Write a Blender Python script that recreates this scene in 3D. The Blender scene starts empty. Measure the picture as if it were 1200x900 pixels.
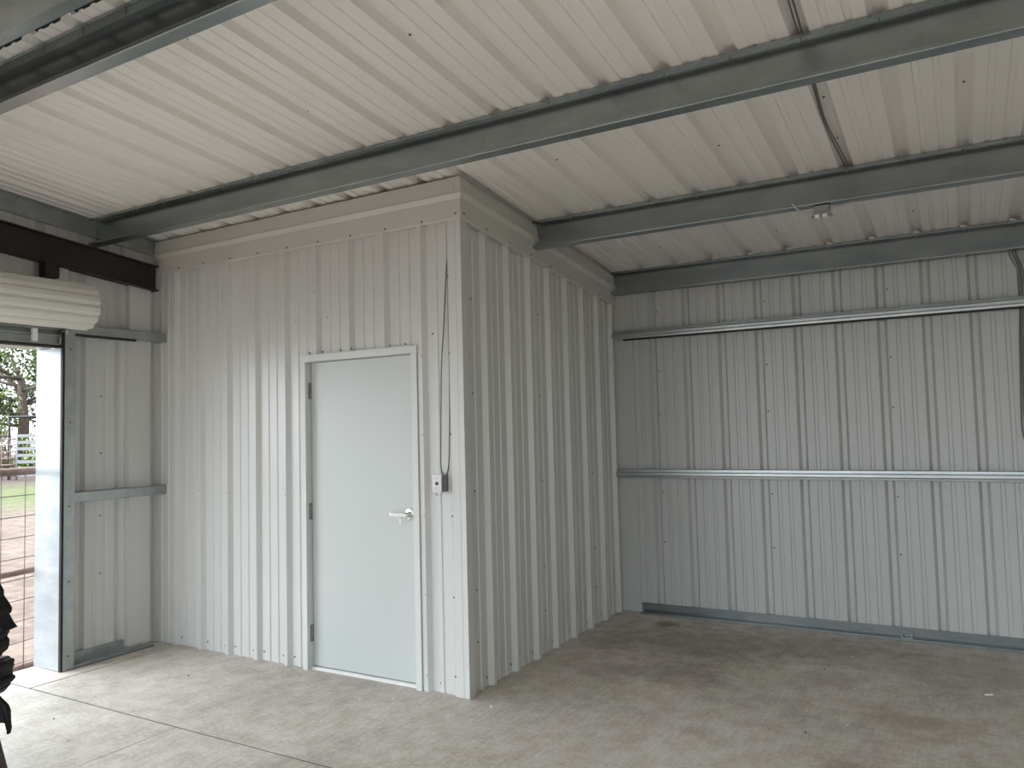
import bpy, bmesh, math, random
from mathutils import Vector, Matrix
R_ = random.Random(7)
scn = bpy.context.scene
COL = scn.collection
SL = 0.0976            # roof pitch (drop per metre away from the ridge)
RY = -2.20             # ridge line
PITCH = 0.3048         # rib spacing of the sheet metal

def roof_z(y):
    return 3.238 - SL*RY - SL*abs(y - RY)

# ---------------------------------------------------------------- materials
MATS = {}
def new_mat(name):
    m = bpy.data.materials.new(name); m.use_nodes = True
    nt = m.node_tree; b = nt.nodes['Principled BSDF']
    MATS[name] = m
    return m, nt, b
def noise(nt, scale, detail=4, vec=None, rough=.55, stretch=None):
    n = nt.nodes.new('ShaderNodeTexNoise'); n.inputs['Scale'].default_value = scale
    n.inputs['Detail'].default_value = detail; n.inputs['Roughness'].default_value = rough
    tc = nt.nodes.new('ShaderNodeTexCoord')
    src = tc.outputs['Object']
    if stretch:
        mp = nt.nodes.new('ShaderNodeMapping'); mp.inputs['Scale'].default_value = stretch
        nt.links.new(src, mp.inputs['Vector']); src = mp.outputs['Vector']
    nt.links.new(src, n.inputs['Vector'])
    return n
def ramp(nt, src, stops):
    r = nt.nodes.new('ShaderNodeValToRGB'); e = r.color_ramp.elements
    e[0].position, e[0].color = stops[0][0], (*stops[0][1], 1)
    e[1].position, e[1].color = stops[-1][0], (*stops[-1][1], 1)
    for p, c in stops[1:-1]:
        k = e.new(p); k.color = (*c, 1)
    nt.links.new(src, r.inputs['Fac']); return r
def mix(nt, fac, a, b, mode='MIX'):
    m = nt.nodes.new('ShaderNodeMix'); m.data_type = 'RGBA'; m.blend_type = mode
    for s, v in ((m.inputs['Factor'], fac), (m.inputs[6], a), (m.inputs[7], b)):
        if hasattr(v, 'is_linked'): nt.links.new(v, s)
        elif isinstance(v, (int, float)): s.default_value = v
        else: s.default_value = (*v, 1)
    return m.outputs[2]
def bump(nt, b, src, strength, dist=.01):
    k = nt.nodes.new('ShaderNodeBump'); k.inputs['Strength'].default_value = strength
    k.inputs['Distance'].default_value = dist
    nt.links.new(src, k.inputs['Height']); nt.links.new(k.outputs['Normal'], b.inputs['Normal'])
def simple(name, col, rough=.5, metal=0, var=.06, scale=6, bmp=0, stretch=None, spec=.5):
    m, nt, b = new_mat(name)
    n = noise(nt, scale, 5, stretch=stretch)
    lo = tuple(max(0, c*(1-var)) for c in col); hi = tuple(min(1, c*(1+var)) for c in col)
    r = ramp(nt, n.outputs['Fac'], [(.3, lo), (.7, hi)])
    nt.links.new(r.outputs['Color'], b.inputs['Base Color'])
    b.inputs['Roughness'].default_value = rough; b.inputs['Metallic'].default_value = metal
    b.inputs['Specular IOR Level'].default_value = spec
    if bmp:
        n2 = noise(nt, scale*6, 4); bump(nt, b, n2.outputs['Fac'], bmp)
    return m

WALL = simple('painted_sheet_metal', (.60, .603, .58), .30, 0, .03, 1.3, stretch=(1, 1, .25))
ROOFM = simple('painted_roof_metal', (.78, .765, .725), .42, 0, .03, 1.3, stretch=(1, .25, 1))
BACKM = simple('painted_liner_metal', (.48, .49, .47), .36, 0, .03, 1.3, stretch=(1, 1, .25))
TRIM = simple('painted_trim_metal', (.56, .55, .51), .38, 0, .03, 2)
DOORM = simple('grey_door_paint', (.53, .56, .54), .36, 0, .025, 1.6, stretch=(1, 1, .6))
FRAMEM = simple('door_frame_paint', (.62, .635, .61), .4, 0, .03, 2)
def galv(name, a, b_, rough, metal):
    m, nt, b = new_mat(name)
    n = noise(nt, 9, 5, stretch=(.35, 1, 1)); v = nt.nodes.new('ShaderNodeTexVoronoi'); v.inputs['Scale'].default_value = 60
    tc = nt.nodes.new('ShaderNodeTexCoord'); nt.links.new(tc.outputs['Object'], v.inputs['Vector'])
    r = ramp(nt, n.outputs['Fac'], [(.3, a), (.72, b_)])
    c = mix(nt, .05, r.outputs['Color'], v.outputs['Color'], 'OVERLAY')
    nt.links.new(c, b.inputs['Base Color'])
    b.inputs['Roughness'].default_value = rough; b.inputs['Metallic'].default_value = metal
    return m
PURL = galv('galvanized_purlin_steel', (.26, .295, .297), (.36, .392, .388), .27, .9)
GALV = galv('galvanized_steel', (.36, .39, .385), (.48, .51, .50), .36, .85)
JAMB = galv('bright_galvanized_steel', (.36, .40, .42), (.50, .54, .55), .4, .3)
RAFT = simple('brown_primer_steel', (.022, .015, .012), .6, .0, .25, 5)
CURT = simple('white_door_curtain', (.66, .65, .60), .4, 0, .03, 3)
CHROME = simple('brushed_chrome', (.72, .72, .71), .22, 1, .04, 20)
STEEL = simple('dull_hinge_steel', (.33, .33, .31), .4, .9, .15, 30)
SCREW = simple('screw_head_metal', (.16, .15, .14), .5, .5, .2, 30)
WIRE = simple('grey_cable_jacket', (.16, .16, .15), .5, .2, .1, 20)
DARKROD = simple('black_rubber', (.012, .012, .012), .6, 0, .2, 20)
PLASTIC = simple('white_plastic', (.8, .8, .78), .4, 0, .03, 20)
BLACKM = simple('black_painted_casting', (.006, .0055, .0055), .6, 0, .4, 12, .2, spec=.2)
GREYCAST = simple('worn_grey_casting', (.022, .02, .018), .6, .1, .3, 14, .2, spec=.25)
REDLEG = simple('dark_maroon_steel', (.035, .012, .012), .45, .0, .3, 8)
RUST = simple('rusty_pipe_steel', (.24, .165, .145), .6, .2, .25, 14)
MESHW = simple('weathered_mesh_wire', (.22, .19, .17), .6, .4, .2, 20)
BARK = simple('oak_bark', (.13, .10, .08), .9, 0, .35, 8, .5)
LEAFS = [simple('oak_leaf_dark', (.045, .065, .028), .55, 0, .3, 3),
         simple('oak_leaf_mid', (.10, .125, .05), .55, 0, .3, 3),
         simple('leaf_bright', (.20, .28, .05), .55, 0, .25, 3)]
CHIP = simple('pale_metal_chip', (.75, .74, .70), .5, 0, .1, 40)
CHIPD = simple('dark_pebble', (.04, .04, .04), .7, 0, .2, 40)
PANELS = simple('silver_corral_paint', (.30, .315, .33), .5, .2, .1, 6)
CLOS = simple('dark_foam_closure', (.012, .012, .012), .9, 0, .2, 10)

# concrete
m, nt, b = new_mat('broomed_concrete'); CONC = m
n1 = noise(nt, 1.1, 6); n2 = noise(nt, 7, 8, rough=.65); n3 = noise(nt, 40, 6, rough=.7); ns = noise(nt, 5, 5, stretch=(9, .9, 1))
base = ramp(nt, n1.outputs['Fac'], [(.30, (.48, .44, .38)), (.5, (.59, .54, .475)), (.72, (.66, .61, .545))]).outputs['Color']
mot = ramp(nt, n2.outputs['Fac'], [(.35, (.40, .40, .40)), (.6, (.56, .56, .56))]).outputs['Color']
c = mix(nt, .9, base, mot, 'OVERLAY')
gr = ramp(nt, n3.outputs['Fac'], [(.35, (.38, .38, .38)), (.65, (.60, .60, .60))]).outputs['Color']
c = mix(nt, .7, c, gr, 'OVERLAY')
st = ramp(nt, ns.outputs['Fac'], [(.4, (.44, .44, .44)), (.62, (.57, .57, .57))]).outputs['Color']
c = mix(nt, .5, c, st, 'OVERLAY')
tc = nt.nodes.new('ShaderNodeTexCoord')
def stain(c, x, y, rad, col, amt, sx=1.0):
    """a soft-edged mark soaked into the slab at (x, y)"""
    mp = nt.nodes.new('ShaderNodeMapping'); mp.vector_type = 'POINT'
    mp.inputs['Location'].default_value = (-x*sx, -y, 0); mp.inputs['Scale'].default_value = (sx, 1, 0)
    nt.links.new(tc.outputs['Object'], mp.inputs['Vector'])
    ln = nt.nodes.new('ShaderNodeVectorMath'); ln.operation = 'LENGTH'; nt.links.new(mp.outputs['Vector'], ln.inputs[0])
    ad = nt.nodes.new('ShaderNodeMath'); ad.operation = 'MULTIPLY_ADD'
    nt.links.new(n2.outputs['Fac'], ad.inputs[0]); ad.inputs[1].default_value = rad*1.4; nt.links.new(ln.outputs['Value'], ad.inputs[2])
    r = nt.nodes.new('ShaderNodeMapRange'); r.interpolation_type = 'SMOOTHSTEP'
    r.inputs['From Min'].default_value = rad*.9; r.inputs['From Max'].default_value = rad*1.9
    r.inputs['To Min'].default_value = amt; r.inputs['To Max'].default_value = 0
    nt.links.new(ad.outputs[0], r.inputs['Value'])
    return mix(nt, r.outputs['Result'], c, col)
for s in [(.50, 2.20, .10, (.15, .095, .055), .65, .7), (.9, 1.75, .55, (.24, .20, .165), .55, .7), (1.0, 1.0, .30, (.25, .21, .17), .45, .8),
          (.55, .9, .28, (.27, .23, .19), .4, .8), (2.35, .75, .22, (.30, .235, .15), .45, .6), (2.1, 0.0, .12, (.26, .21, .15), .4, 1),
          (1.6, 2.0, .45, (.27, .225, .185), .4, .6), (1.9, 1.3, .2, (.27, .22, .17), .3, .7), (-.9, .0, .25, (.27, .23, .19), .25, .5),
          (.25, 1.5, .35, (.25, .21, .17), .4, 1.4), (1.35, .15, .10, (.27, .21, .16), .3, 1), (2.7, 1.9, .5, (.29, .25, .20), .3, .5)]:
    c = stain(c, *s)
nt.links.new(c, b.inputs['Base Color']); b.inputs['Roughness'].default_value = .72
b.inputs['Specular IOR Level'].default_value = .35
bm_ = nt.nodes.new('ShaderNodeMath'); bm_.operation = 'ADD'
nt.links.new(n3.outputs['Fac'], bm_.inputs[0]); nt.links.new(ns.outputs['Fac'], bm_.inputs[1])
bump(nt, b, bm_.outputs[0], .22, .006)
# dirt
m, nt, b = new_mat('dry_tan_dirt'); DIRT = m
n1 = noise(nt, .5, 8); n2 = noise(nt, 4, 8, rough=.7)
a = ramp(nt, n2.outputs['Fac'], [(.3, (.085, .058, .043)), (.5, (.19, .135, .105)), (.7, (.27, .21, .165))]).outputs['Color']
g = ramp(nt, n2.outputs['Fac'], [(.3, (.06, .08, .02)), (.7, (.16, .19, .06))]).outputs['Color']
lf = ramp(nt, n2.outputs['Fac'], [(.3, (.04, .028, .024)), (.7, (.15, .10, .085))]).outputs['Color']
tc2 = nt.nodes.new('ShaderNodeTexCoord'); sx = nt.nodes.new('ShaderNodeSeparateXYZ'); nt.links.new(tc2.outputs['Object'], sx.inputs[0])
ad = nt.nodes.new('ShaderNodeMath'); ad.operation = 'MULTIPLY_ADD'; nt.links.new(n1.outputs['Fac'], ad.inputs[0]); ad.inputs[1].default_value = 9
nt.links.new(sx.outputs['X'], ad.inputs[2])
k1 = ramp(nt, ad.outputs[0], [(0, (0, 0, 0)), (1, (1, 1, 1))])
def band(lo, hi):
    r1 = nt.nodes.new('ShaderNodeMapRange'); r1.inputs['From Min'].default_value = lo; r1.inputs['From Max'].default_value = hi
    nt.links.new(ad.outputs[0], r1.inputs['Value']); return r1.outputs['Result']
c = mix(nt, band(-16.5, -11.5), g, a)
c = mix(nt, band(-26.5, -21), lf, c)
nt.links.new(c, b.inputs['Base Color']); b.inputs['Roughness'].default_value = .9
bump(nt, b, n2.outputs['Fac'], .6, .05)

# ---------------------------------------------------------------- mesh helpers
class MB:
    def __init__(s): s.bm = bmesh.new()
    def box(s, x0, y0, z0, x1, y1, z1, mat=None):
        v = [s.bm.verts.new(p) for p in [(x0,y0,z0),(x1,y0,z0),(x1,y1,z0),(x0,y1,z0),(x0,y0,z1),(x1,y0,z1),(x1,y1,z1),(x0,y1,z1)]]
        if mat is not None:
            for q in v: q.co = mat @ q.co
        for f in [(0,3,2,1),(4,5,6,7),(0,1,5,4),(1,2,6,5),(2,3,7,6),(3,0,4,7)]: s.bm.faces.new([v[i] for i in f])
        return s
    def prism(s, pts, place, a, b_):
        """closed outline pts (p, q) swept from a to b_; place(p, q, t) -> xyz"""
        A = [s.bm.verts.new(place(p, q, a)) for p, q in pts]; B = [s.bm.verts.new(place(p, q, b_)) for p, q in pts]
        n = len(pts)
        for i in range(n): s.bm.faces.new([A[i], A[(i+1) % n], B[(i+1) % n], B[i]])
        s.bm.faces.new(A[::-1]); s.bm.faces.new(B); return s
    def tube(s, path, r, seg=8, radii=None, smooth=True, caps=True):
        P = [Vector(p) for p in path]; rings = []
        up = None
        for i, p in enumerate(P):
            t = (P[min(i+1, len(P)-1)] - P[max(i-1, 0)]).normalized()
            if up is None: up = Vector((0, 0, 1)) if abs(t.z) < .9 else Vector((1, 0, 0))
            u = t.cross(up).normalized(); w = u.cross(t).normalized(); up = w
            rr = radii[i] if radii else r
            rings.append([s.bm.verts.new(p + rr*(math.cos(2*math.pi*k/seg)*u + math.sin(2*math.pi*k/seg)*w)) for k in range(seg)])
        for a, b_ in zip(rings, rings[1:]):
            for k in range(seg):
                f = s.bm.faces.new([a[k], a[(k+1) % seg], b_[(k+1) % seg], b_[k]]); f.smooth = smooth
        if caps:
            s.bm.faces.new(rings[0][::-1]); s.bm.faces.new(rings[-1])
        return s
    def lathe(s, prof, c, axis, seg=20, smooth=False):
        """prof (radius, along); axis a unit vector"""
        ax = Vector(axis).normalized(); u = ax.cross(Vector((0, 0, 1)) if abs(ax.z) < .9 else Vector((1, 0, 0))).normalized(); w = ax.cross(u)
        c = Vector(c); rings = []
        for r, t in prof:
            rings.append([s.bm.verts.new(c + ax*t + max(r, 1e-4)*(math.cos(2*math.pi*k/seg)*u + math.sin(2*math.pi*k/seg)*w)) for k in range(seg)])
        for a, b_ in zip(rings, rings[1:]):
            for k in range(seg):
                f = s.bm.faces.new([a[k], a[(k+1) % seg], b_[(k+1) % seg], b_[k]]); f.smooth = smooth
        s.bm.faces.new(rings[0][::-1]); s.bm.faces.new(rings[-1]); return s
    def strip(s, A, B):
        va = [s.bm.verts.new(p) for p in A]; vb = [s.bm.verts.new(p) for p in B]
        for i in range(len(A)-1): s.bm.faces.new([va[i], va[i+1], vb[i+1], vb[i]])
        return s
    def build(s, name, mat, parent=None, thick=0, bevel=0, bseg=2):
        bmesh.ops.recalc_face_normals(s.bm, faces=s.bm.faces)
        me = bpy.data.meshes.new(name); s.bm.to_mesh(me); s.bm.free()
        o = bpy.data.objects.new(name, me); COL.objects.link(o)
        if mat: me.materials.append(mat)
        if parent:
            o.parent = parent; o.matrix_parent_inverse = parent.matrix_world.inverted()
            o.matrix_parent_inverse = Matrix.Translation(-Vector(parent.location))if parent.rotation_euler.z == 0 else Matrix()
        if thick:
            k = o.modifiers.new('sheet', 'SOLIDIFY'); k.thickness = thick; k.offset = 0
        if bevel:
            k = o.modifiers.new('edge', 'BEVEL'); k.width = bevel; k.segments = bseg; k.limit_method = 'ANGLE'; k.angle_limit = .6
        return o
def tag(o, label, cat, group=None, kind=None):
    if label: o['label'] = label
    if cat: o['category'] = cat
    if group: o['group'] = group
    if kind: o['kind'] = kind
    return o
def struct(o, label=None):
    o['kind'] = 'structure'
    if label: o['label'] = label
    return o
def empty(name, loc, label=None, cat=None, group=None):
    o = bpy.data.objects.new(name, None); o.location = loc; o.empty_display_size = .05; COL.objects.link(o)
    if label: tag(o, label, cat, group)
    return o

# ---------------------------------------------------------------- ribbed sheet
def rib_profile(t0, t1, centers, deep=.034, half_base=.037, half_top=.016, minor=.007):
    """list of (t, d): d>0 is towards the rib crest"""
    pts = [(t0, 0)]
    def add(t, d):
        if t0 < t < t1: pts.append((t, d))
    for c in sorted(centers):
        for k in (-1,):
            pass
        for t, d in [(c-half_base, 0), (c-half_top, deep), (c+half_top, deep), (c+half_base, 0)]: add(t, d)
        for mc in (c + PITCH*.36, c + PITCH*.64):
            for t, d in [(mc-.017, 0), (mc-.011, minor), (mc+.011, minor), (mc+.017, 0)]: add(t, d)
    if t0 < t1: pts.append((t1, 0))
    return pts
def centers(first, a, b_):
    k0 = math.floor((a-first)/PITCH)-1
    return [first + PITCH*k for k in range(k0, k0+int((b_-a)/PITCH)+4)]

# ---- floor slab with its saw-cut joints
f = MB(); J = .007
JY, JX1, JX2 = -1.10, -2.74, -1.25
f.box(JX1+J, JY+J, -.12, 7.0, 2.62, 0).box(-3.22, JY+J, -.12, JX1-J, 2.62, 0)
f.box(-3.22, -5.5, -.12, JX2-.003, JY-J, 0).box(JX2+.003, -5.5, -.12, 7.0, JY-J, 0)
floor = struct(f.build('floor', CONC))
g = MB(); g.box(-3.2, JY-J, -.11, 6.95, JY+J, -.004); g.box(JX1-J, JY+J+.001, -.11, JX1+J, 2.5, -.004); g.box(JX2-J, -5.45, -.11, JX2+J, JY-J-.001, -.004)
struct(g.build('trim_7', simple('joint_filler', (.05, .042, .036), .9, 0, .2, 30)), 'dark filler in the floor joints')

# ---- ceiling: two slopes of roof sheet
XR0 = .0044
prof = rib_profile(-3.12, 7.1, centers(XR0, -3.12, 7.1), deep=.038, half_base=.042, half_top=.022)
g = MB()
g.strip([(t, RY+.07, roof_z(RY+.07)+d) for t, d in prof], [(t, 2.62, roof_z(2.62)+d) for t, d in prof])
g.strip([(t, RY-.07, roof_z(RY-.07)+d) for t, d in prof], [(t, -5.6, roof_z(-5.6)+d) for t, d in prof])
ceiling = struct(g.build('ceiling', ROOFM, thick=.0012))
g = MB(); zr = roof_z(RY)+.048
g.strip([(-3.12, RY-.22, zr-.012), (-3.12, RY, zr+.01), (-3.12, RY+.22, zr-.012)], [(7.1, RY-.22, zr-.012), (7.1, RY, zr+.01), (7.1, RY+.22, zr-.012)])
struct(g.build('trim_1', CLOS, thick=.006), 'dark ridge cap lining closing the gap between the two roof slopes')

# ---- back wall sheet (ribs step away from the room)
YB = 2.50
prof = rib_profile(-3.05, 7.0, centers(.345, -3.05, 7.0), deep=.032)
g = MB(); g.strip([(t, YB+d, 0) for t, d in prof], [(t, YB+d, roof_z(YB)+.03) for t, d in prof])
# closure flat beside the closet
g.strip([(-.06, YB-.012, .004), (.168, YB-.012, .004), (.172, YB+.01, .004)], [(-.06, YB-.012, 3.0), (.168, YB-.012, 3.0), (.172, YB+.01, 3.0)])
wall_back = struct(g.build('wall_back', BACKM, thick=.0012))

# ---- left wall sheet, with the roll-up door opening
XL = -3.0; OY0, OY1, OZ = -3.45, -.82, 2.29
cl = centers(-.617, -7.0, 2.6)
g = MB()
prof = rib_profile(-.80, 2.55, cl, deep=.03)
g.strip([(XL-d, t, 0) for t, d in prof], [(XL-d, t, roof_z(t)+.02) for t, d in prof])
prof = rib_profile(RY, -.80, cl, deep=.03)
g.strip([(XL-d, t, OZ+.10) for t, d in prof], [(XL-d, t, roof_z(t)+.02) for t, d in prof])
prof = rib_profile(OY0, RY, cl, deep=.03)
g.strip([(XL-d, t, OZ+.10) for t, d in prof], [(XL-d, t, roof_z(t)+.02) for t, d in prof])
prof = rib_profile(-5.5, OY0, cl, deep=.03)
g.strip([(XL-d, t, .0) for t, d in prof], [(XL-d, t, roof_z(t)+.02) for t, d in prof])
# closure flat next to the closet front
g.strip([(XL-.03, -.262, .035), (XL+.042, -.255, .035), (XL+.042, -.072, .035), (XL-.03, -.040, .035)],
        [(XL-.03, -.262, 2.99), (XL+.042, -.255, 2.99), (XL+.042, -.072, 2.99), (XL-.03, -.040, 2.99)])
wall_left = struct(g.build('wall_left', WALL, thick=.0012))  # lighter colour than the back wall's same liner stands in for bounce light

# ---- right and front walls (behind / beside the camera): unseen, with open bays sized to light the interior
g = MB()
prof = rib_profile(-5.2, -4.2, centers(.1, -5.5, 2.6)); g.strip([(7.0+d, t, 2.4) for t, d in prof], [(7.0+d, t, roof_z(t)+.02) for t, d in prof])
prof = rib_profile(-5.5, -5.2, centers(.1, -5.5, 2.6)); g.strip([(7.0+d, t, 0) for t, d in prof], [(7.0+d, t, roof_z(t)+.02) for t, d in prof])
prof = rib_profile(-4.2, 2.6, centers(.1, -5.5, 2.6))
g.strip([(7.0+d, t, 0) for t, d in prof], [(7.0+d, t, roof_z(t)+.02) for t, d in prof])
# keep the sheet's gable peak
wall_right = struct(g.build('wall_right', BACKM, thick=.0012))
g = MB(); YF = -5.5
BAYS = [(-2.85, 2.9), (3.1, 6.85)]; BZ = 2.6
xs = [-3.0] + [v for b_ in BAYS for v in b_] + [7.0]
for i in range(0, len(xs), 2):
    prof = rib_profile(xs[i], xs[i+1], centers(.1, xs[i], xs[i+1])); g.strip([(t, YF-d, 0) for t, d in prof], [(t, YF-d, roof_z(YF)+.03) for t, d in prof])
for b_ in BAYS:
    prof = rib_profile(b_[0], b_[1], centers(.1, *b_)); g.strip([(t, YF-d, BZ) for t, d in prof], [(t, YF-d, roof_z(YF)+.03) for t, d in prof])
wall_front = struct(g.build('wall_front', WALL, thick=.0012))

# ---- closet walls
DX0, DX1, DZ = -1.372, -.350, 2.182       # door frame outer edges
cf = centers(-2.462, -3.0, 0); g = MB()
FY = .033
def front_piece(a, b_, z0, z1):
    prof = rib_profile(a, b_, cf)
    g.strip([(t, FY-d, z0) for t, d in prof], [(t, FY-d, z1) for t, d in prof])
front_piece(-3.0, DX0+.004, .0, 3.1); front_piece(DX0+.004, DX1-.004, DZ-.004, 3.1); front_piece(DX1-.004, -.02, .0, 3.1)
wall_cf = struct(g.build('wall_closet_front', WALL, thick=.0012))
cs = centers(.303, 0, 2.6); g = MB(); prof = rib_profile(.02, 2.49, cs)
g.strip([(-FY+d, t, .0) for t, d in prof], [(-FY+d, t, roof_z(t)-.10) for t, d in prof])
wall_cs = struct(g.build('wall_closet_side', WALL, thick=.0012))

# corner flashing
g = MB()
out = [(-.108, .030), (-.106, .004), (-.098, 0), (0, 0), (0, .068), (-.004, .076), (-.030, .079), (-.028, .030)]
g.prism(out, lambda p, q, t: (p, q, t), 0.0, 2.985)
struct(g.build('trim_2', WALL, bevel=.0015), 'pale corner flashing running up the closet corner')

# fascia around the closet top: outline (offset outwards, drop from the roof line)
FASC = [(.004, .012), (.012, .020), (.022, .118), (.032, .123), (.036, .128), (.008, .156), (.006, .276), (.002, .281), (-.02, .283)]
g = MB()
g.strip([(-2.985, -d, 3.238-h) for d, h in FASC], [(d, -d, 3.238-h) for d, h in FASC])
struct(g.build('trim_3', TRIM, thick=.0015), 'pale stepped fascia along the top of the closet front wall')
g = MB()
g.strip([(d+.001, -d-.0005, 3.238-SL*(-d)-h) for d, h in FASC], [(d+.001, 2.47, 3.238-SL*2.47-h) for d, h in FASC])
struct(g.build('trim_4', TRIM, thick=.0015), 'pale stepped fascia sloping along the top of the closet side wall')

# base channels
g = MB(); L = [(YB-.012, .09), (YB-.006, .09), (YB-.004, .003), (YB-.062, .003), (YB-.066, .016), (YB-.070, .016), (YB-.068, 0), (YB-.012, 0), (YB-.014, .006)]
L = [(YB-.010, .088), (YB-.004, .088), (YB-.004, 0), (YB-.068, 0), (YB-.068, .018), (YB-.064, .018), (YB-.062, .005), (YB-.010, .005)]
g.prism(L, lambda p, q, t: (t, p, q), .176, 7.0)
bb = struct(g.build('baseboard_back', PURL))
g = MB(); L = [(-XL+0+.0, 0)]
L = [(XL+.010, .088), (XL+.004, .088), (XL+.004, 0), (XL+.100, 0), (XL+.100, .018), (XL+.096, .018), (XL+.094, .005), (XL+.010, .005)]
g.prism(L, lambda p, q, t: (p, t, q), -.775, -.27)
struct(g.build('baseboard_left', GALV))
g = MB(); g.box(XL+.1, -.775, 0, XL+.118, -.09, .012)
struct(g.build('baseboard_left_edge', PURL))
# ---------------------------------------------------------------- screws
scr = MB(); scr.lathe([(.0075, 0), (.0075, .0015), (.0042, .002), (.0042, .006), (.002, .007)], (0, 0, 0), (0, -1, 0), 8)
SCR_ME = scr.build('screw', SCREW); COL.objects.unlink(SCR_ME)
def screws(parent, pts, rot=None):
    for p in pts:
        o = SCR_ME.copy(); o.name = 'screw'; COL.objects.link(o); o.parent = parent; o.location = p
        if rot: o.rotation_euler = rot
zs = [.055]
sp = []
for c0 in [q for q in cf if -2.9 < q < -1.45]:
    sp += [(c0-.055, FY, .055), (c0+.055, FY, .06)]
for x, z in [(-2.156, 2.633), (-2.664, 2.448), (-2.50, 2.39), (-2.36, 2.448), (-2.052, 2.441), (-1.75, 2.439), (-1.453, 2.439), (-1.242, 2.628), (-2.159, 2.12), (-1.15, 2.44), (-.84, 2.63), (-.53, 2.44), (-.25, 2.25),
             (-1.32, 2.20), (-1.20, 2.20), (-1.03, 2.20), (-.91, 2.20), (-.74, 2.20), (-.60, 2.20), (-.47, 2.20), (-2.156, 1.2), (-2.46, 1.21), (-1.54, 1.2), (-.240, 1.225), (-.235, .055)]:
    sp.append((x, FY if min(abs(x-c0) for c0 in cf) > .03 else FY-.03, z))
screws(wall_cf, sp)
screws(wall_cf, [(-.318, FY-.030, z) for z in (.10, .60, 1.097, 1.605, 2.11)])
screws(bpy.data.objects['trim_2'], [(-.102, .002, z) for z in (.12, .60, 1.097, 1.605, 2.11, 2.60)])
screws(bpy.data.objects['trim_3'], [(-2.403+.3015*k, -.007, 2.975) for k in range(8)] + [(-2.70, -.007, 2.975), (-.03, -.007, 2.99), (-.03, -.016, 3.15)])
RZ = (0, 0, math.pi/2)
side_z = lambda y: roof_z(y)
screws(bpy.data.objects['trim_4'], [(.008, .303+PITCH*k, roof_z(.303+PITCH*k)-.262) for k in range(7)] + [(.010, .03, 2.99), (.016, .03, 3.15)], RZ)
screws(wall_cs, [(-FY, y, z) for y in (.15, 1.07, 1.98) for z in (.30, .62, 1.24, 1.86, 2.47)] + [(-FY, .303+PITCH*k+s_*.055, .055) for k in range(7) for s_ in (-1, 1)], RZ)
screws(wall_back, [(.345+PITCH*k+.05, YB, z) for k in (0, 3, 6, 9) for z in (.62, 1.05, 1.72, 2.10, 2.62)])
screws(wall_left, [(XL+.0, -.46, z) for z in (.62, 1.05, 1.52, 1.95, 2.62)], RZ)
RC = (math.pi/2+math.atan(SL), 0, 0)
RC = (math.radians(90), 0, 0)
rs = []
for kx, ys in ((-7, (-1.3, -.9)), (-4, (-1.55, -1.15)), (-1, (-1.75, -1.0)), (2, (-1.3, .15)), (5, (-1.2, .4)), (7, (.1, .6)), (9, (.25,)), (0, (.35,)), (2, (1.6, 2.0)), (5, (1.5, 2.0)), (8, (1.5, 2.0)), (-6, (-1.6,)), (-3, (-1.35,))):
    for y in ys: rs.append((XR0+PITCH*kx, y, roof_z(y)+.031))
screws(ceiling, rs, RC)

# ---------------------------------------------------------------- purlins
def c_outline(w=.063, h=.203, t=.003, lip=.020):
    a = .006
    arc = lambda cy_, cz_, a0: [(cy_+a*math.cos(a0+math.pi/8*k), cz_+a*math.sin(a0+math.pi/8*k)) for k in range(5)]
    return [(0, 0)] + arc(-w+a, -a, math.pi/2) + [(-w, -lip), (-w+t, -lip), (-w+t, -t), (-t, -t), (-t, -h+t), (-w+t, -h+t), (-w+t, -h+lip),
            (-w, -h+lip)] + arc(-w+a, -h+a, math.pi) + [(0, -h)]
def purlin(label, lip_y, x0, x1, flip=1):
    """C section; open side towards the ridge; lip_y is the y of its lip"""
    zt = roof_z(lip_y) - .0015
    e = empty('purlin', ((x0+x1)/2, lip_y, zt), label, 'purlin', 'roof purlins')
    g = MB(); s_ = SL*flip
    def place(p, q, t):
        y = lip_y + flip*(p + .063)
        return (t, y, zt + q - s_*(y-lip_y)*flip*flip)
    g.prism(c_outline(), place, x0, x1)
    g.build('channel', PURL, e)
    for k in range(int((x1-x0)/PITCH)+1):
        pass
    # roofing screw tips under the top flange, one beside each rib
    n0 = math.ceil((x0+.05-XR0)/PITCH)
    tip = None
    for k in range(n0, n0+int((x1-x0-.1)/PITCH)+1):
        x = XR0+PITCH*k
        if x > 3.6: break
        if tip is None:
            tip = MB().tube([(0, 0, 0), (0, 0, -.022), (0, 0, -.030)], .0025, 6, radii=[.0025, .0025, .0006]).build('screw_tip', SCREW, None)
            o = tip
        else:
            o = tip.copy(); COL.objects.link(o)
        o.parent = e; o.location = (x-(x0+x1)/2, flip*.025, -.003)
    return e
purlin('grey steel roof purlin nearest the closet, its end over the brown rafter', -.5735, -2.985, 6.95)
purlin('grey steel purlin between closet side and right edge carrying the bare lamp box', .940, .012, 6.95)
purlin('grey steel purlin against the top of the back wall', 2.400, .012, 6.95)
purlin('bright-edged steel purlin beside the ridge at the top left corner', -2.078, -2.985, 6.95)
purlin('dark steel purlin just past the ridge gap, cut off by the top left corner', -2.362, -2.985, 6.95, flip=-1)

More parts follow.
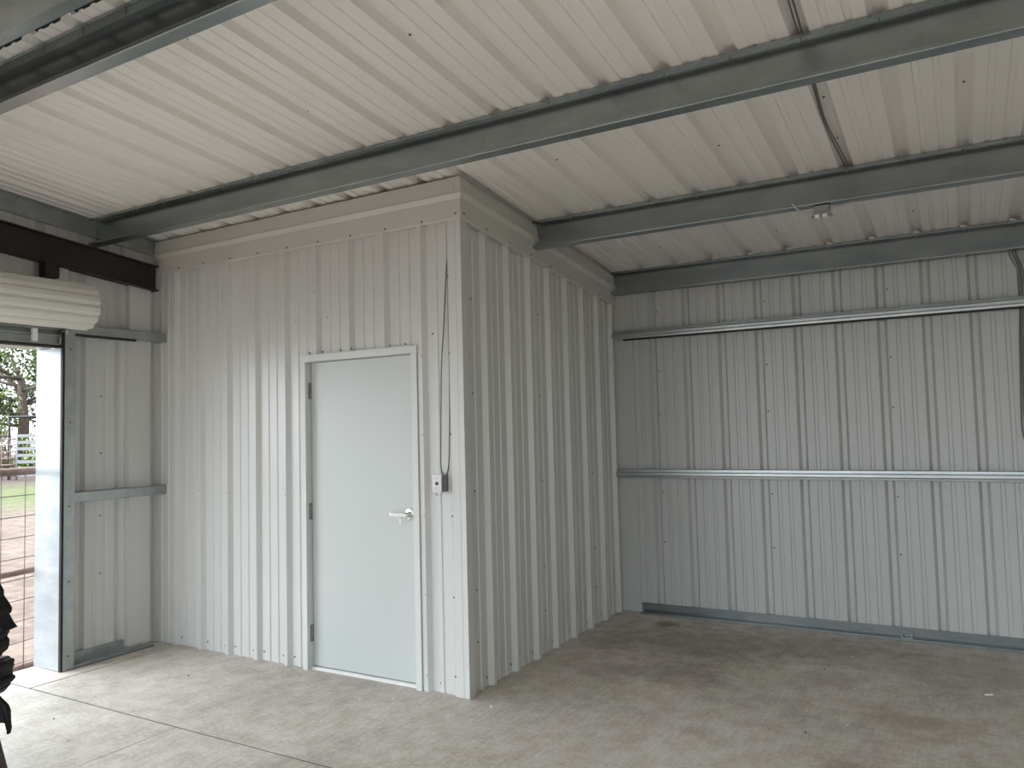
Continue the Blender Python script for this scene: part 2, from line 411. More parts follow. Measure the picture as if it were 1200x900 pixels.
# rake angles along the left wall under the sheet
def rake(name, y0, y1, label):
    g = MB()
    P = [(XL+.004, -.008), (XL+.050, -.008), (XL+.050, -.012), (XL+.010, -.012), (XL+.010, -.135), (XL+.050, -.135), (XL+.050, -.139), (XL+.004, -.139)]
    g.prism(P, lambda p, q, t: (p, t, roof_z(t)+q), y0, y1)
    return struct(g.build(name, GALV), label)
rake('trim_5', -2.0, .03, 'galvanized rake channel under the roof edge along the left wall')
rake('trim_6', -5.45, -2.4, 'galvanized rake channel under the other roof slope along the left wall')

# brown I-beam rafter
def rafter(y0, y1, label):
    e = empty('rafter', (-2.955, (y0+y1)/2, roof_z((y0+y1)/2)-.3), label, 'rafter')
    H, W, tf, tw = .203, .092, .009, .007
    P = [(-W/2, 0), (W/2, 0), (W/2, -tf), (tw/2, -tf), (tw/2, -H+tf), (W/2, -H+tf), (W/2, -H), (-W/2, -H), (-W/2, -H+tf), (-tw/2, -H+tf), (-tw/2, -tf), (-W/2, -tf)]
    g = MB(); g.prism(P, lambda p, q, t: (-2.946+p, t, roof_z(t)-.232+q), y0, y1)
    g.build('beam', RAFT, e)
    return e
r1 = rafter(RY+.001, -.038, 'dark brown steel I-beam rafter along the left wall above the rolled door')
r2 = rafter(-5.45, RY-.001, 'dark brown steel I-beam rafter on the far side of the ridge')
g = MB(); zc0 = roof_z(-.88)-.232-.203
g.box(-2.985, -.935, zc0-.10, -2.905, -.835, zc0+.004)
g.build('hanger_bracket', RAFT, r1)
g = MB(); g.box(-2.975, -.832, zc0-.11, -2.965, -.735, zc0+.006)
g.build('spacer_plate', CURT, r1)

# ---------------------------------------------------------------- girts
def girt_back(z, x0, x1, label):
    e = empty('girt', ((x0+x1)/2, 2.46, z), label, 'girt', 'back wall girts')
    P = [(2.425, z+.036), (2.430, z+.038), (2.498, z+.038), (2.498, z+.034), (2.431, z+.034), (2.429, z+.014), (2.422, z+.008), (2.422, z-.010), (2.429, z-.016),
         (2.431, z-.032), (2.498, z-.032), (2.498, z-.036), (2.430, z-.036), (2.425, z-.034), (2.423, z-.018), (2.415, z-.011), (2.415, z+.009), (2.423, z+.016)]
    g = MB(); g.prism(P, lambda p, q, t: (t, p, q), x0, x1); g.build('rail', GALV, e)
    g = MB(); g.prism([(2.432, z+.033), (2.497, z+.033), (2.497, z-.031), (2.432, z-.031)], lambda p, q, t: (t, p, q), x0+.002, x0+.005); g.build('end_plate', GALV, e)
    return e
ug = girt_back(2.431, -.035, 6.95, 'upper horizontal galvanized girt across the back wall near the roof')
girt_back(1.208, -.055, 6.95, 'lower horizontal galvanized girt halfway up the back wall')
def girt_left(z, y0, y1, label):
    e = empty('girt', (-2.95, (y0+y1)/2, z), label, 'girt', 'left wall girts')
    P = [(-2.998, .036), (-2.900, .036), (-2.892, .032), (-2.892, -.032), (-2.900, -.036), (-2.998, -.036), (-2.998, -.032), (-2.902, -.032), (-2.897, -.028), (-2.897, .028), (-2.902, .032), (-2.998, .032)]
    g = MB(); g.prism(P, lambda p, q, t: (p, t, z+q), y0, y1); g.build('rail', GALV, e); return e
girt_left(2.431, -.735, .022, 'short upper girt on left wall beside the rolled door coil')
girt_left(1.210, -.735, .022, 'short galvanized girt midway up left wall beside the door jamb')
tag(MB().tube([(-2.880, -.725, 2.386), (-2.880, -.255, 2.386)], .010, 8).build('rod', DARKROD), 'thin black rod tucked under the short upper girt of left wall', 'rod')
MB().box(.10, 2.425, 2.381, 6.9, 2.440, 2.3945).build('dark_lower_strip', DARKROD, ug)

# ---------------------------------------------------------------- closet door (door_1)
d1 = struct(empty('door_1', ((DX0+DX1)/2, .04, 0)), 'flat grey steel closet door with chrome lever in a pale frame')
g = MB(); fw = .046
# hollow frame: outline of jamb section, one for each side and the head
def jamb(x_out, sgn):
    P = [(x_out, .055), (x_out, -.012), (x_out+sgn*fw, -.012), (x_out+sgn*fw, .042), (x_out+sgn*(fw-.0), .092), (x_out+sgn*(fw+.012), .092), (x_out+sgn*(fw+.012), .115), (x_out, .115)]
    g.prism(P, lambda p, q, t: (p, q, t), 0, DZ-.0005)
jamb(DX0, 1); jamb(DX1, -1)
g.prism([(-.013, DZ), (-.013, DZ-.050), (.115, DZ-.050), (.115, DZ), ], lambda p, q, t: (t, p, q), DX0+.001-.003, DX1+.002)
g.build('frame', FRAMEM, d1, bevel=.002)
LX0, LX1, LY = DX0+fw+.004, DX1-fw-.003, .045
leaf = MB().box(LX0, LY, .022, LX1, LY+.044, DZ-.053).build('leaf', DOORM, d1, bevel=.002)
MB().prism([(.020, 0), (.020, .006), (.035, .016), (.10, .016), (.10, 0)], lambda p, q, t: (t, p, q), DX0+fw, DX1-fw).build('gap_light_strip', PLASTIC, d1)  # white strip stands in for light leaking under the door
for z in (1.93, 1.085, .245):
    h = MB().tube([(LX0-.003, LY-.006, z-.057), (LX0-.003, LY-.006, z+.057)], .0065, 10).build('hinge', STEEL, d1); h['label'] = 'steel hinge knuckle and plates'
    p_ = MB().box(DX0+fw-.0005, LY-.03, z-.057, DX0+fw+.002, LY-.004, z+.057).build('hinge_plate', STEEL, None); p_.parent = h; p_.matrix_parent_inverse = Matrix.Translation((0, 0, 0))
HX, HZ = -.462, 1.092
lv = MB().lathe([(.040, 0), (.040, .004), (.036, .011), (.018, .013), (.016, .040), (.018, .052), (.012, .058)], (HX, LY, HZ), (0, -1, 0), 24).build('lever_rose', CHROME, d1)
P = [(HX+.012, -.011), (HX-.020, -.014), (HX-.120, -.0115), (HX-.128, -.006), (HX-.128, .006), (HX-.120, .0115), (HX-.020, .014), (HX+.012, .011)]
o = MB().prism(P, lambda p, q, t: (p, t, HZ+q), LY-.060, LY-.046).build('lever_handle', CHROME, None, bevel=.002); o.parent = lv
g = MB().tube([(HX-.028, LY-.063, HZ-.014), (HX-.028, LY-.066, HZ-.030)], .0035, 6)
g.lathe([(.010, 0), (.010, .003)], (HX-.028, LY-.066, HZ-.034), (0, -1, 0), 10)
g.box(HX-.040, LY-.066, HZ-.078, HX-.033, LY-.063, HZ-.038); g.box(HX-.031, LY-.066, HZ-.086, HX-.026, LY-.063, HZ-.038)
o = g.build('key', CHROME, None); o.parent = lv
# ---------------------------------------------------------------- switch box and its cables
bx = empty('outlet_box', (-.178, FY-.001, 1.298), 'small steel outlet box on the closet front between door and corner', 'outlet box')
MB().box(-.213, -.045, 1.246, -.150, FY-.001, 1.352).build('box', STEEL, bx, bevel=.004)
MB().box(-.216, -.049, 1.242, -.147, -.045, 1.356).build('cover_plate', CHROME, bx, bevel=.0015)
MB().prism([(-.190, 1.292), (-.172, 1.292), (-.172, 1.306), (-.181, 1.312), (-.190, 1.306)], lambda p, q, t: (p, t, q), -.053, -.0485).build('socket_hole', DARKROD, bx)
for z in (1.270, 1.334): MB().lathe([(.004, 0), (.003, .002)], (-.181, -.049, z), (0, -1, 0), 8).build('cover_screw', STEEL, bx)
MB().lathe([(.011, 0), (.011, .016), (.008, .020)], (-.168, -.01, 1.352), (0, 0, 1), 12).build('cable_connector', STEEL, bx)
def curve(pts, n=6):
    out = []; P = [Vector(p) for p in pts]
    for i in range(len(P)-1):
        p0, p1, p2, p3 = P[max(i-1, 0)], P[i], P[i+1], P[min(i+2, len(P)-1)]
        for k in range(n):
            t = k/n
            out.append(.5*((2*p1)+(p2-p0)*t+(2*p0-5*p1+4*p2-p3)*t*t+(3*p1-p0-3*p2+p3)*t**3))
    out.append(P[-1]); return out
tag(MB().tube(curve([(-.112, FY-.012, 2.97), (-.112, FY-.012, 2.78), (-.116, .004, 2.62), (-.140, -.004, 2.25), (-.158, -.006, 2.05), (-.172, -.006, 1.66), (-.176, -.010, 1.45), (-.170, -.010, 1.371)]), .0042, 8).build('cable', WIRE),
    'thin grey cable bowing down from fascia to the outlet box', 'cable', None)
tag(MB().tube(curve([(-.118, FY-.008, 2.97), (-.1195, FY-.008, 2.5), (-.121, FY-.008, 1.9), (-.135, FY-.010, 1.45), (-.152, FY-.012, 1.36), (-.156, FY-.012, 1.352)]), .004, 8).build('cable', WIRE),
    'straight grey cable hugging the corner flashing above the outlet box', 'cable', None)

# ---------------------------------------------------------------- lamp box on the second purlin
ZL = roof_z(.94)-.2115
lb = empty('lamp_fixture', (1.99, .975, ZL), 'small junction box with two white bulbs clipped under a purlin', 'lamp fixture')
MB().box(1.945, .935, ZL-.060, 2.035, .998, ZL-.0025).build('junction_box', STEEL, lb, bevel=.004)
for x in (1.968, 2.012):
    MB().lathe([(.010, 0), (.014, .003), (.014, .016), (.010, .020)], (x, .925, ZL-.064), (0, -.3, -.95), 14).build('bulb', PLASTIC, lb)
MB().box(1.930, .915, ZL-.066, 2.050, .985, ZL-.060).build('mounting_plate', GALV, lb, bevel=.002)
for pts in ([(1.945, .95, ZL-.030), (1.90, .95, ZL-.032), (1.865, .945, ZL-.020), (1.835, .928, ZL+.020), (1.825, .925, ZL+.030)], [(2.035, .95, ZL-.030), (2.09, .95, ZL-.020), (2.15, .96, ZL-.010), (2.17, .965, ZL-.006)]):
    MB().tube(curve(pts), .006, 8).build('conduit', GALV, lb)
# roof cables in the rib, back wall cables
xr = XR0+PITCH*7
e = empty('cable_run', (xr, -.5, roof_z(-.5)+.02), 'pair of thin cables tucked in a roof rib, crossing toward the back', 'cable')
for dx in (-.009, .007):
    pts = [(xr+dx, -1.95, roof_z(-1.95)+.017), (xr+dx+.01, -1.2, roof_z(-1.2)+.015), (xr+dx, -.56, roof_z(-.56)+.010), (xr-.014+dx*.6, -.1, roof_z(-.1)-.004), (xr-.024+dx*.6, .3, roof_z(.3)-.006), (xr-.005+dx, .75, roof_z(.75)+.004), (xr+.004+dx, 1.0, roof_z(1.0)+.012), (xr+dx, 1.3, roof_z(1.3)+.014)]
    MB().tube(curve(pts), .0045, 6).build('wire', WIRE, e)
e = empty('cable_run', (3.06, 2.49, 2.0), 'bundle of thin cables hanging down the back wall at the right edge', 'cable')
for i, dx in enumerate((-.020, 0, .018)):
    pts = [(3.015+dx, 2.47, roof_z(2.47)-.02), (3.03+dx, 2.49, 2.80), (3.072+dx, 2.506, 2.66), (3.078+dx, 2.509, 2.43), (3.058+dx*.6, 2.489, 2.15), (3.048+dx*.8, 2.489, 1.75), (3.050+dx, 2.489, 1.52), (3.09+dx, 2.485, 1.40), (3.18+dx, 2.485, 1.33-.02*i), (3.32, 2.485, 1.31-.02*i)]
    MB().tube(curve(pts), .0055, 6).build('wire', WIRE, e)
# small clip on the back base channel
g = MB()
for x in (2.20, 2.262): g.box(x, YB-.060, .006, x+.012, YB-.020, .046)
g.box(2.212, YB-.05, .014, 2.262, YB-.03, .020)
tag(g.build('clip', STEEL), 'small dark metal clip on the back wall base channel', 'clip')

# ---------------------------------------------------------------- roll-up door in the left wall (door_2)
d2 = struct(empty('door_2', (-2.98, -2.1, 0)), 'rolled up white corrugated door in the left wall')
YE, XC, ZC, RR = -.70, -2.785, 2.58, .163
prof = []
N = 13
for i in range(N):
    a0 = 2*math.pi*i/N
    for f_, r_ in ((0, RR-.009), (.16, RR-.002), (.34, RR+.004), (.70, RR+.004), (.86, RR-.002), (.95, RR-.009)):
        a = a0 + 2*math.pi/N*f_
        prof.append((XC+r_*math.cos(a), ZC+r_*math.sin(a)))
MB().prism(prof, lambda p, q, t: (p, t, q), -3.55, YE).build('curtain_coil', CURT, d2)
# hanging part of the curtain in the guides
zz = []; z = 2.50
while z > 2.375: zz += [(z, 0), (z-.012, .012), (z-.034, .012), (z-.046, 0)]; z -= .052
g = MB(); g.strip([(-2.955+d, OY0, q) for q, d in zz], [(-2.955+d, OY1+.008, q) for q, d in zz]); g.build('curtain', GALV, d2, thick=.002)
MB().prism([(-2.97, 2.375), (-2.905, 2.375), (-2.905, 2.368), (-2.930, 2.362), (-2.930, 2.318), (-2.905, 2.314), (-2.905, 2.306), (-2.97, 2.306)], lambda p, q, t: (p, t, q), OY0, OY1+.006).build('bottom_bar', GALV, d2)
MB().prism([(-2.965, 2.306), (-2.915, 2.306), (-2.915, 2.292), (-2.94, 2.284), (-2.965, 2.292)], lambda p, q, t: (p, t, q), OY0, OY1+.006).build('weather_seal', DARKROD, d2)
MB().box(-2.925, -1.02, 2.318, -2.895, -.985, 2.41).build('door_stop', PLASTIC, d2, bevel=.003)
MB().box(-3.20, OY0, OZ, -2.985, OY1, OZ+.10).build('header', PURL, d2)
g = MB()   # galvanized inner post: a C opening away from the doorway
P = [(-2.888, -.800), (-2.888, -.722), (-2.893, -.722), (-2.893, -.795), (-3.000, -.795), (-3.000, -.800)]
g.prism(P, lambda p, q, t: (p, q, t), 0, 2.425); jp = g.build('jamb_post', GALV, d2)
g = MB().prism([(-3.225, OY1+.006), (-2.912, OY1+.006), (-2.912, OY1+.010), (-2.915, -.801), (-3.225, -.801)], lambda p, q, t: (p, q, t), .006, OZ).build('jamb_reveal', JAMB, d2)
g = MB()
if 0: g.prism([(-2.955, OY1+.004), (-2.955, OY1-.030), (-2.950, OY1-.030), (-2.950, OY1-.001), (-2.925, OY1-.001), (-2.925, OY1-.030), (-2.915, OY1-.030), (-2.915, OY1+.004)], lambda p, q, t: (p, t, q), .004, 2.36)
g = MB().prism([(-2.911, OY1+.002), (-2.889, OY1+.004), (-2.889, -.801), (-2.911, -.801)], lambda p, q, t: (p, q, t), .002, 2.40).build('guide_track', DARKROD, d2)
MB().tube([(-2.879, -.790, 2.385), (-2.879, -.790, 2.435)], .006, 8).build('guide_pin', CHROME, d2)
MB().prism([(-3.225, OY0-.02), (-2.888, OY0-.02), (-2.888, OY0), (-3.225, OY0)], lambda p, q, t: (p, q, t), 0, 2.42).build('jamb_post', JAMB, d2)
screws(jp, [(-2.889, -.76, z) for z in (.10, .62, 1.15, 1.75, 2.28)], RZ)

# ---------------------------------------------------------------- machine at the left edge
MO = Vector((-1.285, -2.02, 0)); me_ = Vector((.867, .498, 0)); mf = Vector((-.498, .867, 0))
def mp(s_, z, d): return MO + me_*s_ + mf*d + Vector((0, 0, z))
mc = empty('machine', (-1.42, -2.09, 0), 'black machine with jagged castings and slanted maroon leg cut by the left edge', 'machine')
def plate(name, pts, d0, d1_, mat, bev=.006):
    return MB().prism(pts, lambda p, q, t: mp(p, q, t), d0, d1_).build(name, mat, mc, bevel=bev)
plate('hood', [(-.30, .96), (-.10, .99), (-.035, .955), (-.018, .925), (-.016, .90), (-.03, .88), (-.08, .86), (-.30, .84)], -.06, .06, BLACKM, .012)
plate('guard', [(-.34, .885), (-.03, .905), (-.004, .868), (.014, .838), (.012, .815), (-.02, .80), (-.30, .78)], -.07, .07, BLACKM, .008)
plate('deflector', [(-.32, .80), (.010, .82), (.034, .775), (.054, .752), (.020, .744), (-.10, .735), (-.32, .72)], -.05, .05, BLACKM, .005)
plate('engine_block', [(-.34, .74), (.012, .742), (.010, .725), (-.002, .71), (.012, .695), (.010, .668), (.003, .645), (-.02, .63), (-.04, .61), (-.30, .59)], -.06, .06, BLACKM, .010)
for i in range(5):
    plate('cooling_fin', [(-.30, .600+i*.026), (.004-.006*(i % 2), .602+i*.026), (.002, .609+i*.026), (-.30, .608+i*.026)], -.02, .02, GREYCAST, .001)
plate('gear_case', [(-.32, .60), (-.012, .61), (.012, .585), (.016, .56), (.006, .545), (.010, .52), (-.005, .47), (-.03, .44), (-.30, .42)], -.09, .09, GREYCAST, .012)
for s_, z, r_ in ((.014, .590, .016), (.018, .512, .018), (-.002, .482, .015), (-.02, .552, .02)):
    MB().lathe([(r_, -.06), (r_, .05), (r_*.7, .058), (r_*.7, .07)], mp(s_, z, 0), mf, 10).build('bolt_head', BLACKM, mc)
plate('tine_guard', [(-.20, .44), (-.01, .455), (.012, .432), (.040, .405), (.050, .38), (.052, .33), (.056, .30), (.050, .272), (.040, .275), (.044, .318), (.030, .325), (-.02, .330), (-.20, .32)], -.012, .012, BLACKM, .008)
plate('leg', [(-.10, .45), (-.035, .38), (-.005, .30), (.058, .08), (.085, .0), (-.02, .0), (-.06, .20)], -.05, .0, REDLEG, .006)
MB().box(-.05, -.04, 0, .05, .04, .02, Matrix.Translation(mp(-.26, 0, 0))).build('foot', BLACKM, mc)
MB().tube([mp(-.26, .01, 0), mp(-.25, .45, 0)], .035, 10).build('leg', BLACKM, mc)
MB().lathe([(.09, -.03), (.13, -.02), (.14, 0), (.13, .02), (.09, .03)], mp(-.14, .14, .02), mf, 20, True).build('wheel', BLACKM, mc)
MB().tube([mp(-.30, .50, 0), mp(-.14, .14, 0)], .02, 8).build('axle_arm', BLACKM, mc)

# ---------------------------------------------------------------- crumbs on the slab
spots = CHIPS = [
 ('w', -2.30, -.19, 'white crumb on the slab in front of closet rib, left of door'), ('w', -1.62, -1.50, 'curled white shaving on the slab below the floor joint, lower left'),
 ('w', -.62, -.29, 'white crumb on the slab below the closet door, nearer the hinge side'), ('w', -.43, -.20, 'white shaving on the slab below the closet door latch side'),
 ('w', -.26, -.05, 'white crumb touching the foot of the wall between door and corner'), ('w', .03, -.27, 'thin white splinter on the slab in front of the closet corner'),
 ('w', .18, -.05, 'tiny white splinter on the slab right of the closet corner'), ('w', .16, .28, 'white speck close to the closet side wall foot'),
 ('w', 1.25, 1.02, 'pale crumb midway across the open slab toward the back'), ('w', 1.62, 1.28, 'white crumb on dark slab area near the back wall'),
 ('w', 2.02, 1.18, 'short white splinter lying on slab right of centre'), ('w', 1.93, 1.85, 'white crumb just in front of the back base channel'),
 ('w', 2.62, 2.06, 'pale crumb by the back wall base near the right edge'), ('w', 2.42, 1.21, 'small pale crumb on the slab near the yellowish stain'),
 ('w', 2.72, 1.40, 'longest white splinter at the right edge of the slab'), ('w', 2.05, .55, 'tiny pale crumb in the front right part of slab'),
 ('d', -2.02, -1.35, 'tiny dark pebble on the slab near the left doorway'), ('d', -1.99, -.46, 'dark pebble on the slab between left wall and closet door'),
 ('d', 1.87, .35, 'tiny black pebble in the front right part of slab'), ('d', 1.80, 1.50, 'black pebble on the slab near the back wall')]
PIX = "CHIPXY"
for i, (k, x, y, lab) in enumerate(spots):
    g = MB(); r_ = random.Random(i)
    ln = .028 if 'splinter' in lab else .012 if ('shaving' in lab) else .008
    if 'longest' in lab: ln = .05
    a = r_.uniform(0, 3.14)
    pts = [(-ln/2, -.003), (-.2*ln, -.005), (ln*.3, -.0025), (ln/2, .001), (ln*.1, .004), (-ln*.4, .003)]
    def pl(p, q, t, a=a, x=x, y=y): return (x+p*math.cos(a)-q*math.sin(a)*1.2, y+p*math.sin(a)+q*math.cos(a)*1.2, t*(1+.6*math.sin(p*300)))
    g.prism(pts, pl, 0, .005)
    tag(g.build('debris_chip' if k == 'w' else 'pebble', CHIP if k == 'w' else CHIPD), lab, 'debris' if k == 'w' else 'pebble', 'crumbs on the slab')

# ---------------------------------------------------------------- outside
g = MB(); gx = [-95, -60, -40, -25, -12, -6, -3.21]; gy = [-40, -15, -7, 0, 6, 15, 30, 60]
for i in range(len(gx)-1):
    for j in range(len(gy)-1):
        g.bm.faces.new([g.bm.verts.new((x, y, -.10)) for x, y in ((gx[i], gy[j]), (gx[i+1], gy[j]), (gx[i+1], gy[j+1]), (gx[i], gy[j+1]))])
g.box(-3.21, -40, -.2, 35, -5.51, -.10); g.box(-3.21, 2.63, -.2, 35, 60, -.10); g.box(7.1, -5.51, -.2, 35, 2.63, -.10)
bmesh.ops.remove_doubles(g.bm, verts=g.bm.verts, dist=1e-4)
gd = g.build('ground', DIRT); gd['kind'] = 'structure'

# pipe and wire gate right outside the doorway
A = Vector((-3.30, -.99, 0)); ang = .22; gdv = Vector((-math.sin(ang), math.cos(ang), 0))
fe = empty('pipe_gate', tuple(A + Vector((0, 0, -.1))), 'rusty pipe gate with square wire mesh just outside the left doorway', 'gate')
S0, S1 = -.55, 1.9
for z, r_ in ((1.405, .028), (.675, .024), (-.01, .024)):
    MB().tube([A+gdv*S0+Vector((0, 0, z)), A+gdv*S1+Vector((0, 0, z))], r_, 10).build('rail', RUST, fe)
for s_ in (S0, S1):
    MB().tube([A+gdv*s_+Vector((0, 0, -.10)), A+gdv*s_+Vector((0, 0, 1.42))], .032, 10).build('post', RUST, fe)
g = MB(); off = Vector((.030, 0, 0))
for i in range(13):
    s_ = -.42+.19*i
    if s_ < S1: g.tube([A+gdv*s_+off+Vector((0, 0, -.03)), A+gdv*s_+off+Vector((0, 0, 1.40))], .0035, 5)
for i in range(10):
    z = .03+.15*i; g.tube([A+gdv*S0+off+Vector((0, 0, z)), A+gdv*S1+off+Vector((0, 0, z))], .0035, 5)
g.build('wire_mesh', MESHW, fe)

# far corral: positions along the line of sight through the doorway, 34 m away
CAM = Vector((2.6473, -4.0008, 1.6354))
CR = Vector((-33.46, 14.46, 0))     # a point in the corral line
ce, cn = Vector((.867, .498, 0)), Vector((-.498, .867, 0))
def far(s_, z, d=0): return CR + ce*s_ + cn*d + Vector((0, 0, z))
e = empty('gate_arch', tuple(far(.0, -.1)), 'tall black pipe gate arch standing among the corral panels', 'arch')
for s_ in (0, 2.6): MB().tube([far(s_, -.1), far(s_, 2.66)], .055, 8).build('post', DARKROD, e)
MB().tube([far(-.05, 2.64), far(2.65, 2.64)], .055, 8).build('crossbar', DARKROD, e)
e = empty('corral_panel', tuple(far(.3, -.1, .4)), 'brown pipe corral panel under the black arch, left of the silver one', 'corral panel', 'corral panels')
for s_ in (-.05, .30, .58): MB().tube([far(s_, -.1, -.4), far(s_, 1.72, -.4)], .035, 8).build('upright', RUST, e)
for k in range(6): MB().tube([far(-.05, .28+.28*k, -.45), far(.58, .28+.28*k, -.45)], .03, 8).build('rail', RUST, e)
e = empty('corral_panel', tuple(far(1.4, -.1, -.3)), 'silver corral panel with broad horizontal rails beside the brown one', 'corral panel', 'corral panels')
for s_ in (.66, 2.4): MB().tube([far(s_, -.1, -.5), far(s_, 1.86, -.5)], .035, 8).build('upright', PANELS, e)
for k in range(7): MB().box(0, -.02, 0, 1.74, .02, .13, Matrix.Translation(far(.66, .06+.28*k, -.5)) @ Matrix.Rotation(math.atan2(.498, .867), 4, 'Z')).build('rail', PANELS, e)
e = empty('corral_panel', tuple(far(-1.6, -.1, .3)), 'low rust-brown wire corral panel farthest to the left', 'corral panel', 'corral panels')
for s_ in (-3.0, -1.5, -.15): MB().tube([far(s_, -.1, .3), far(s_, 1.86, .3)], .04, 8).build('upright', RUST, e)
for z in (1.84, 1.0, .15): MB().tube([far(-3.0, z, .3), far(-.15, z, .3)], .045, 8).build('rail', RUST, e)
g = MB()
for k in range(18): g.tube([far(-3.0+.16*k, .15, .33), far(-3.0+.16*k, 1.84, .33)], .012, 4)
for k in range(10): g.tube([far(-3.0, .2+.17*k, .33), far(-.15, .2+.17*k, .33)], .012, 4)
g.build('wire_mesh', MESHW, e)

# trees
def tree(name, base, h, crown, n, mats, seed, label, cat='tree', leaf=.16, low=.25):
    r_ = random.Random(seed); base = Vector(base)
    e = empty(name, tuple(base), label, cat, 'trees beyond the corral')
    g = MB(); tips = []
    if cat == 'tree':
        top = base + Vector((r_.uniform(-.4, .4), r_.uniform(-.4, .4), h*.55))
        g.tube([base, base+(top-base)*.5+Vector((.15, .1, 0)), top], .2, 9, radii=[h*.04, h*.03, h*.02])
        for k in range(16):
            a = r_.uniform(0, 6.28); st_ = base + (top-base)*r_.uniform(.45, 1)
            dr = Vector((math.cos(a), math.sin(a), r_.uniform(-.1, .7)))*crown*r_.uniform(.6, 1.0)
            mid = st_ + dr*.5 + Vector((r_.uniform(-.4, .4), r_.uniform(-.4, .4), r_.uniform(-.1, .4)))
            g.tube([st_, mid, st_+dr], .05, 6, radii=[h*.012, h*.008, h*.003]); tips.append(st_+dr); tips.append(mid)
            for j in range(3):
                d2_ = dr*.4 + Vector((r_.uniform(-1, 1), r_.uniform(-1, 1), r_.uniform(-.6, .6)))
                g.tube([mid, mid+d2_*.6, mid+d2_], .02, 5, radii=[h*.005, h*.003, h*.0015])
        g.build('trunk', BARK, e)
    else:
        for k in range(8):
            g.tube([base, base+Vector((r_.uniform(-1, 1)*crown*.6, r_.uniform(-1, 1)*crown*.6, h*.7))], .03, 5)
        g.build('stem', BARK, e)
    # clumps of leaves
    groups = [bmesh.new() for _ in mats]
    ctr = []
    for k in range(46):
        a, rr = r_.uniform(0, 6.28), crown*math.sqrt(r_.uniform(0, 1))
        zc = base.z + h*(low + (1-low)*r_.uniform(0, 1)*math.sqrt(max(0, 1-(rr/crown)**2*.8)))
        ctr.append((base.x+rr*math.cos(a), base.y+rr*math.sin(a), zc, r_.uniform(.12, .3)*crown))
    for k in range(n):
        cx, cy, cz, cr = ctr[k % len(ctr)]; gi = min(len(mats)-1, int(r_.random()**1.3*len(mats)))
        p = Vector((r_.gauss(cx, cr*.6), r_.gauss(cy, cr*.6), max(base.z+.05, r_.gauss(cz, cr*.5))))
        u = Vector((r_.gauss(0, 1), r_.gauss(0, 1), r_.gauss(0, 1))).normalized(); w = u.orthogonal().normalized()
        s_ = leaf*r_.uniform(.6, 1.3); bm = groups[gi]
        bm.faces.new([bm.verts.new(p+u*s_), bm.verts.new(p+w*s_*.45), bm.verts.new(p-u*s_), bm.verts.new(p-w*s_*.45)])
    for bm, mt in zip(groups, mats):
        me = bpy.data.meshes.new('foliage'); bm.to_mesh(me); bm.free(); me.materials.append(mt)
        o = bpy.data.objects.new('foliage', me); COL.objects.link(o); o.parent = e; o.matrix_parent_inverse = Matrix.Translation(-base)
    return e
D, M_, B_ = LEAFS
def at(depth, side): return tuple(CAM + Vector((-.89, .455, 0)).normalized()*depth*1.2 + ce*side - Vector((0, 0, 1.7354)))
tree('oak_tree', at(50, .8), 10.5, 5.2, 9000, [M_, D, B_], 3, 'big spreading oak with bare tangled lower boughs behind the black arch')
tree('oak_tree', at(64, -10.5), 12, 6, 7000, [M_, D, B_], 5, 'darker oak behind and left of the big spreading one')
tree('oak_tree', at(66, 9.5), 12, 6, 6000, [D, M_], 8, 'dark oak hidden mostly behind the door jamb')
tree('bush', at(38, -1.8), 3.2, 1.6, 5000, [B_, M_], 11, 'bright yellow-green bush behind the left corral panel', 'bush', .10, .05)
tree('bush', at(38.5, 2.1), 2.6, 1.6, 3500, [B_, M_], 12, 'bright green bush seen through the black arch', 'bush', .10, .05)
tree('bush', at(43, -6), 4.0, 2.2, 5000, [M_, D], 14, 'mid green thicket between the oaks', 'bush', .14, .05)
tree('bush', at(45, 4.9), 4.5, 2.6, 5000, [D, M_], 15, 'dark green thicket behind the silver corral panel', 'bush', .14, .05)

# ---------------------------------------------------------------- light
w = bpy.data.worlds.new('World'); scn.world = w; w.use_nodes = True; nt = w.node_tree
bg = nt.nodes['Background']
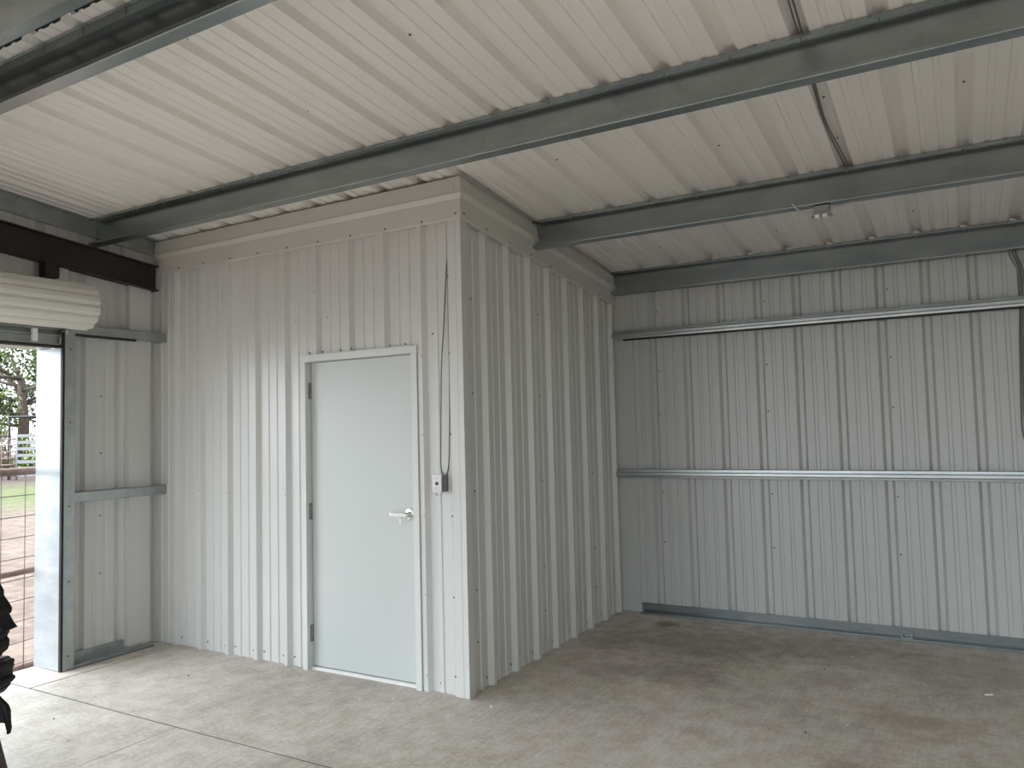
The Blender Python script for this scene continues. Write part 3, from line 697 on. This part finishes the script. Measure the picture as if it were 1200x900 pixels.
# hazy overcast sky, with a brighter side added to light the closet wall
geo = nt.nodes.new('ShaderNodeTexCoord')
dt = nt.nodes.new('ShaderNodeVectorMath'); dt.operation = 'DOT_PRODUCT'; nt.links.new(geo.outputs['Generated'], dt.inputs[0])
dt.inputs[1].default_value = Vector((-.80, -.42, .42)).normalized()
mr = nt.nodes.new('ShaderNodeMapRange'); mr.interpolation_type = 'SMOOTHSTEP'
mr.inputs['From Min'].default_value = .25; mr.inputs['From Max'].default_value = 1; mr.inputs['To Min'].default_value = .9; mr.inputs['To Max'].default_value = 2.9
nt.links.new(dt.outputs['Value'], mr.inputs['Value']); nt.links.new(mr.outputs['Result'], bg.inputs['Strength'])
bg.inputs['Color'].default_value = (.84, .92, 1, 1)
sun = bpy.data.lights.new('sun', 'SUN'); so = bpy.data.objects.new('sun', sun); COL.objects.link(so)
sun.energy = .9; sun.angle = math.radians(12); sun.color = (1, .95, .88)
so.rotation_euler = Vector((-.12, -.50, .86)).to_track_quat('Z', 'Y').to_euler()

# ---------------------------------------------------------------- camera
yaw, pit, rol, fpx = .5218, .0565, -.0244, 907.17
F = Vector((-math.sin(yaw)*math.cos(pit), math.cos(yaw)*math.cos(pit), math.sin(pit)))
Rv = Vector((math.cos(yaw), math.sin(yaw), 0)); Uv = Rv.cross(F)
R2 = math.cos(rol)*Rv + math.sin(rol)*Uv; U2 = -math.sin(rol)*Rv + math.cos(rol)*Uv
cam = bpy.data.cameras.new('camera'); co = bpy.data.objects.new('camera', cam); COL.objects.link(co)
cam.sensor_width = 36; cam.lens = fpx/1200*36; cam.clip_start = .02; cam.clip_end = 300
mt = Matrix((R2, U2, -F)).transposed().to_4x4(); mt.translation = CAM; co.matrix_world = mt
scn.camera = co
vs = scn.view_settings; vs.view_transform = 'Standard'; vs.look = 'None'; vs.gamma = 1; vs.use_curve_mapping = False
vs.exposure = 1.42
scn.cycles.max_bounces = 16; scn.cycles.diffuse_bounces = 12; scn.cycles.glossy_bounces = 6
scn.cycles.use_denoising = True; scn.cycles.sample_clamp_indirect = 10
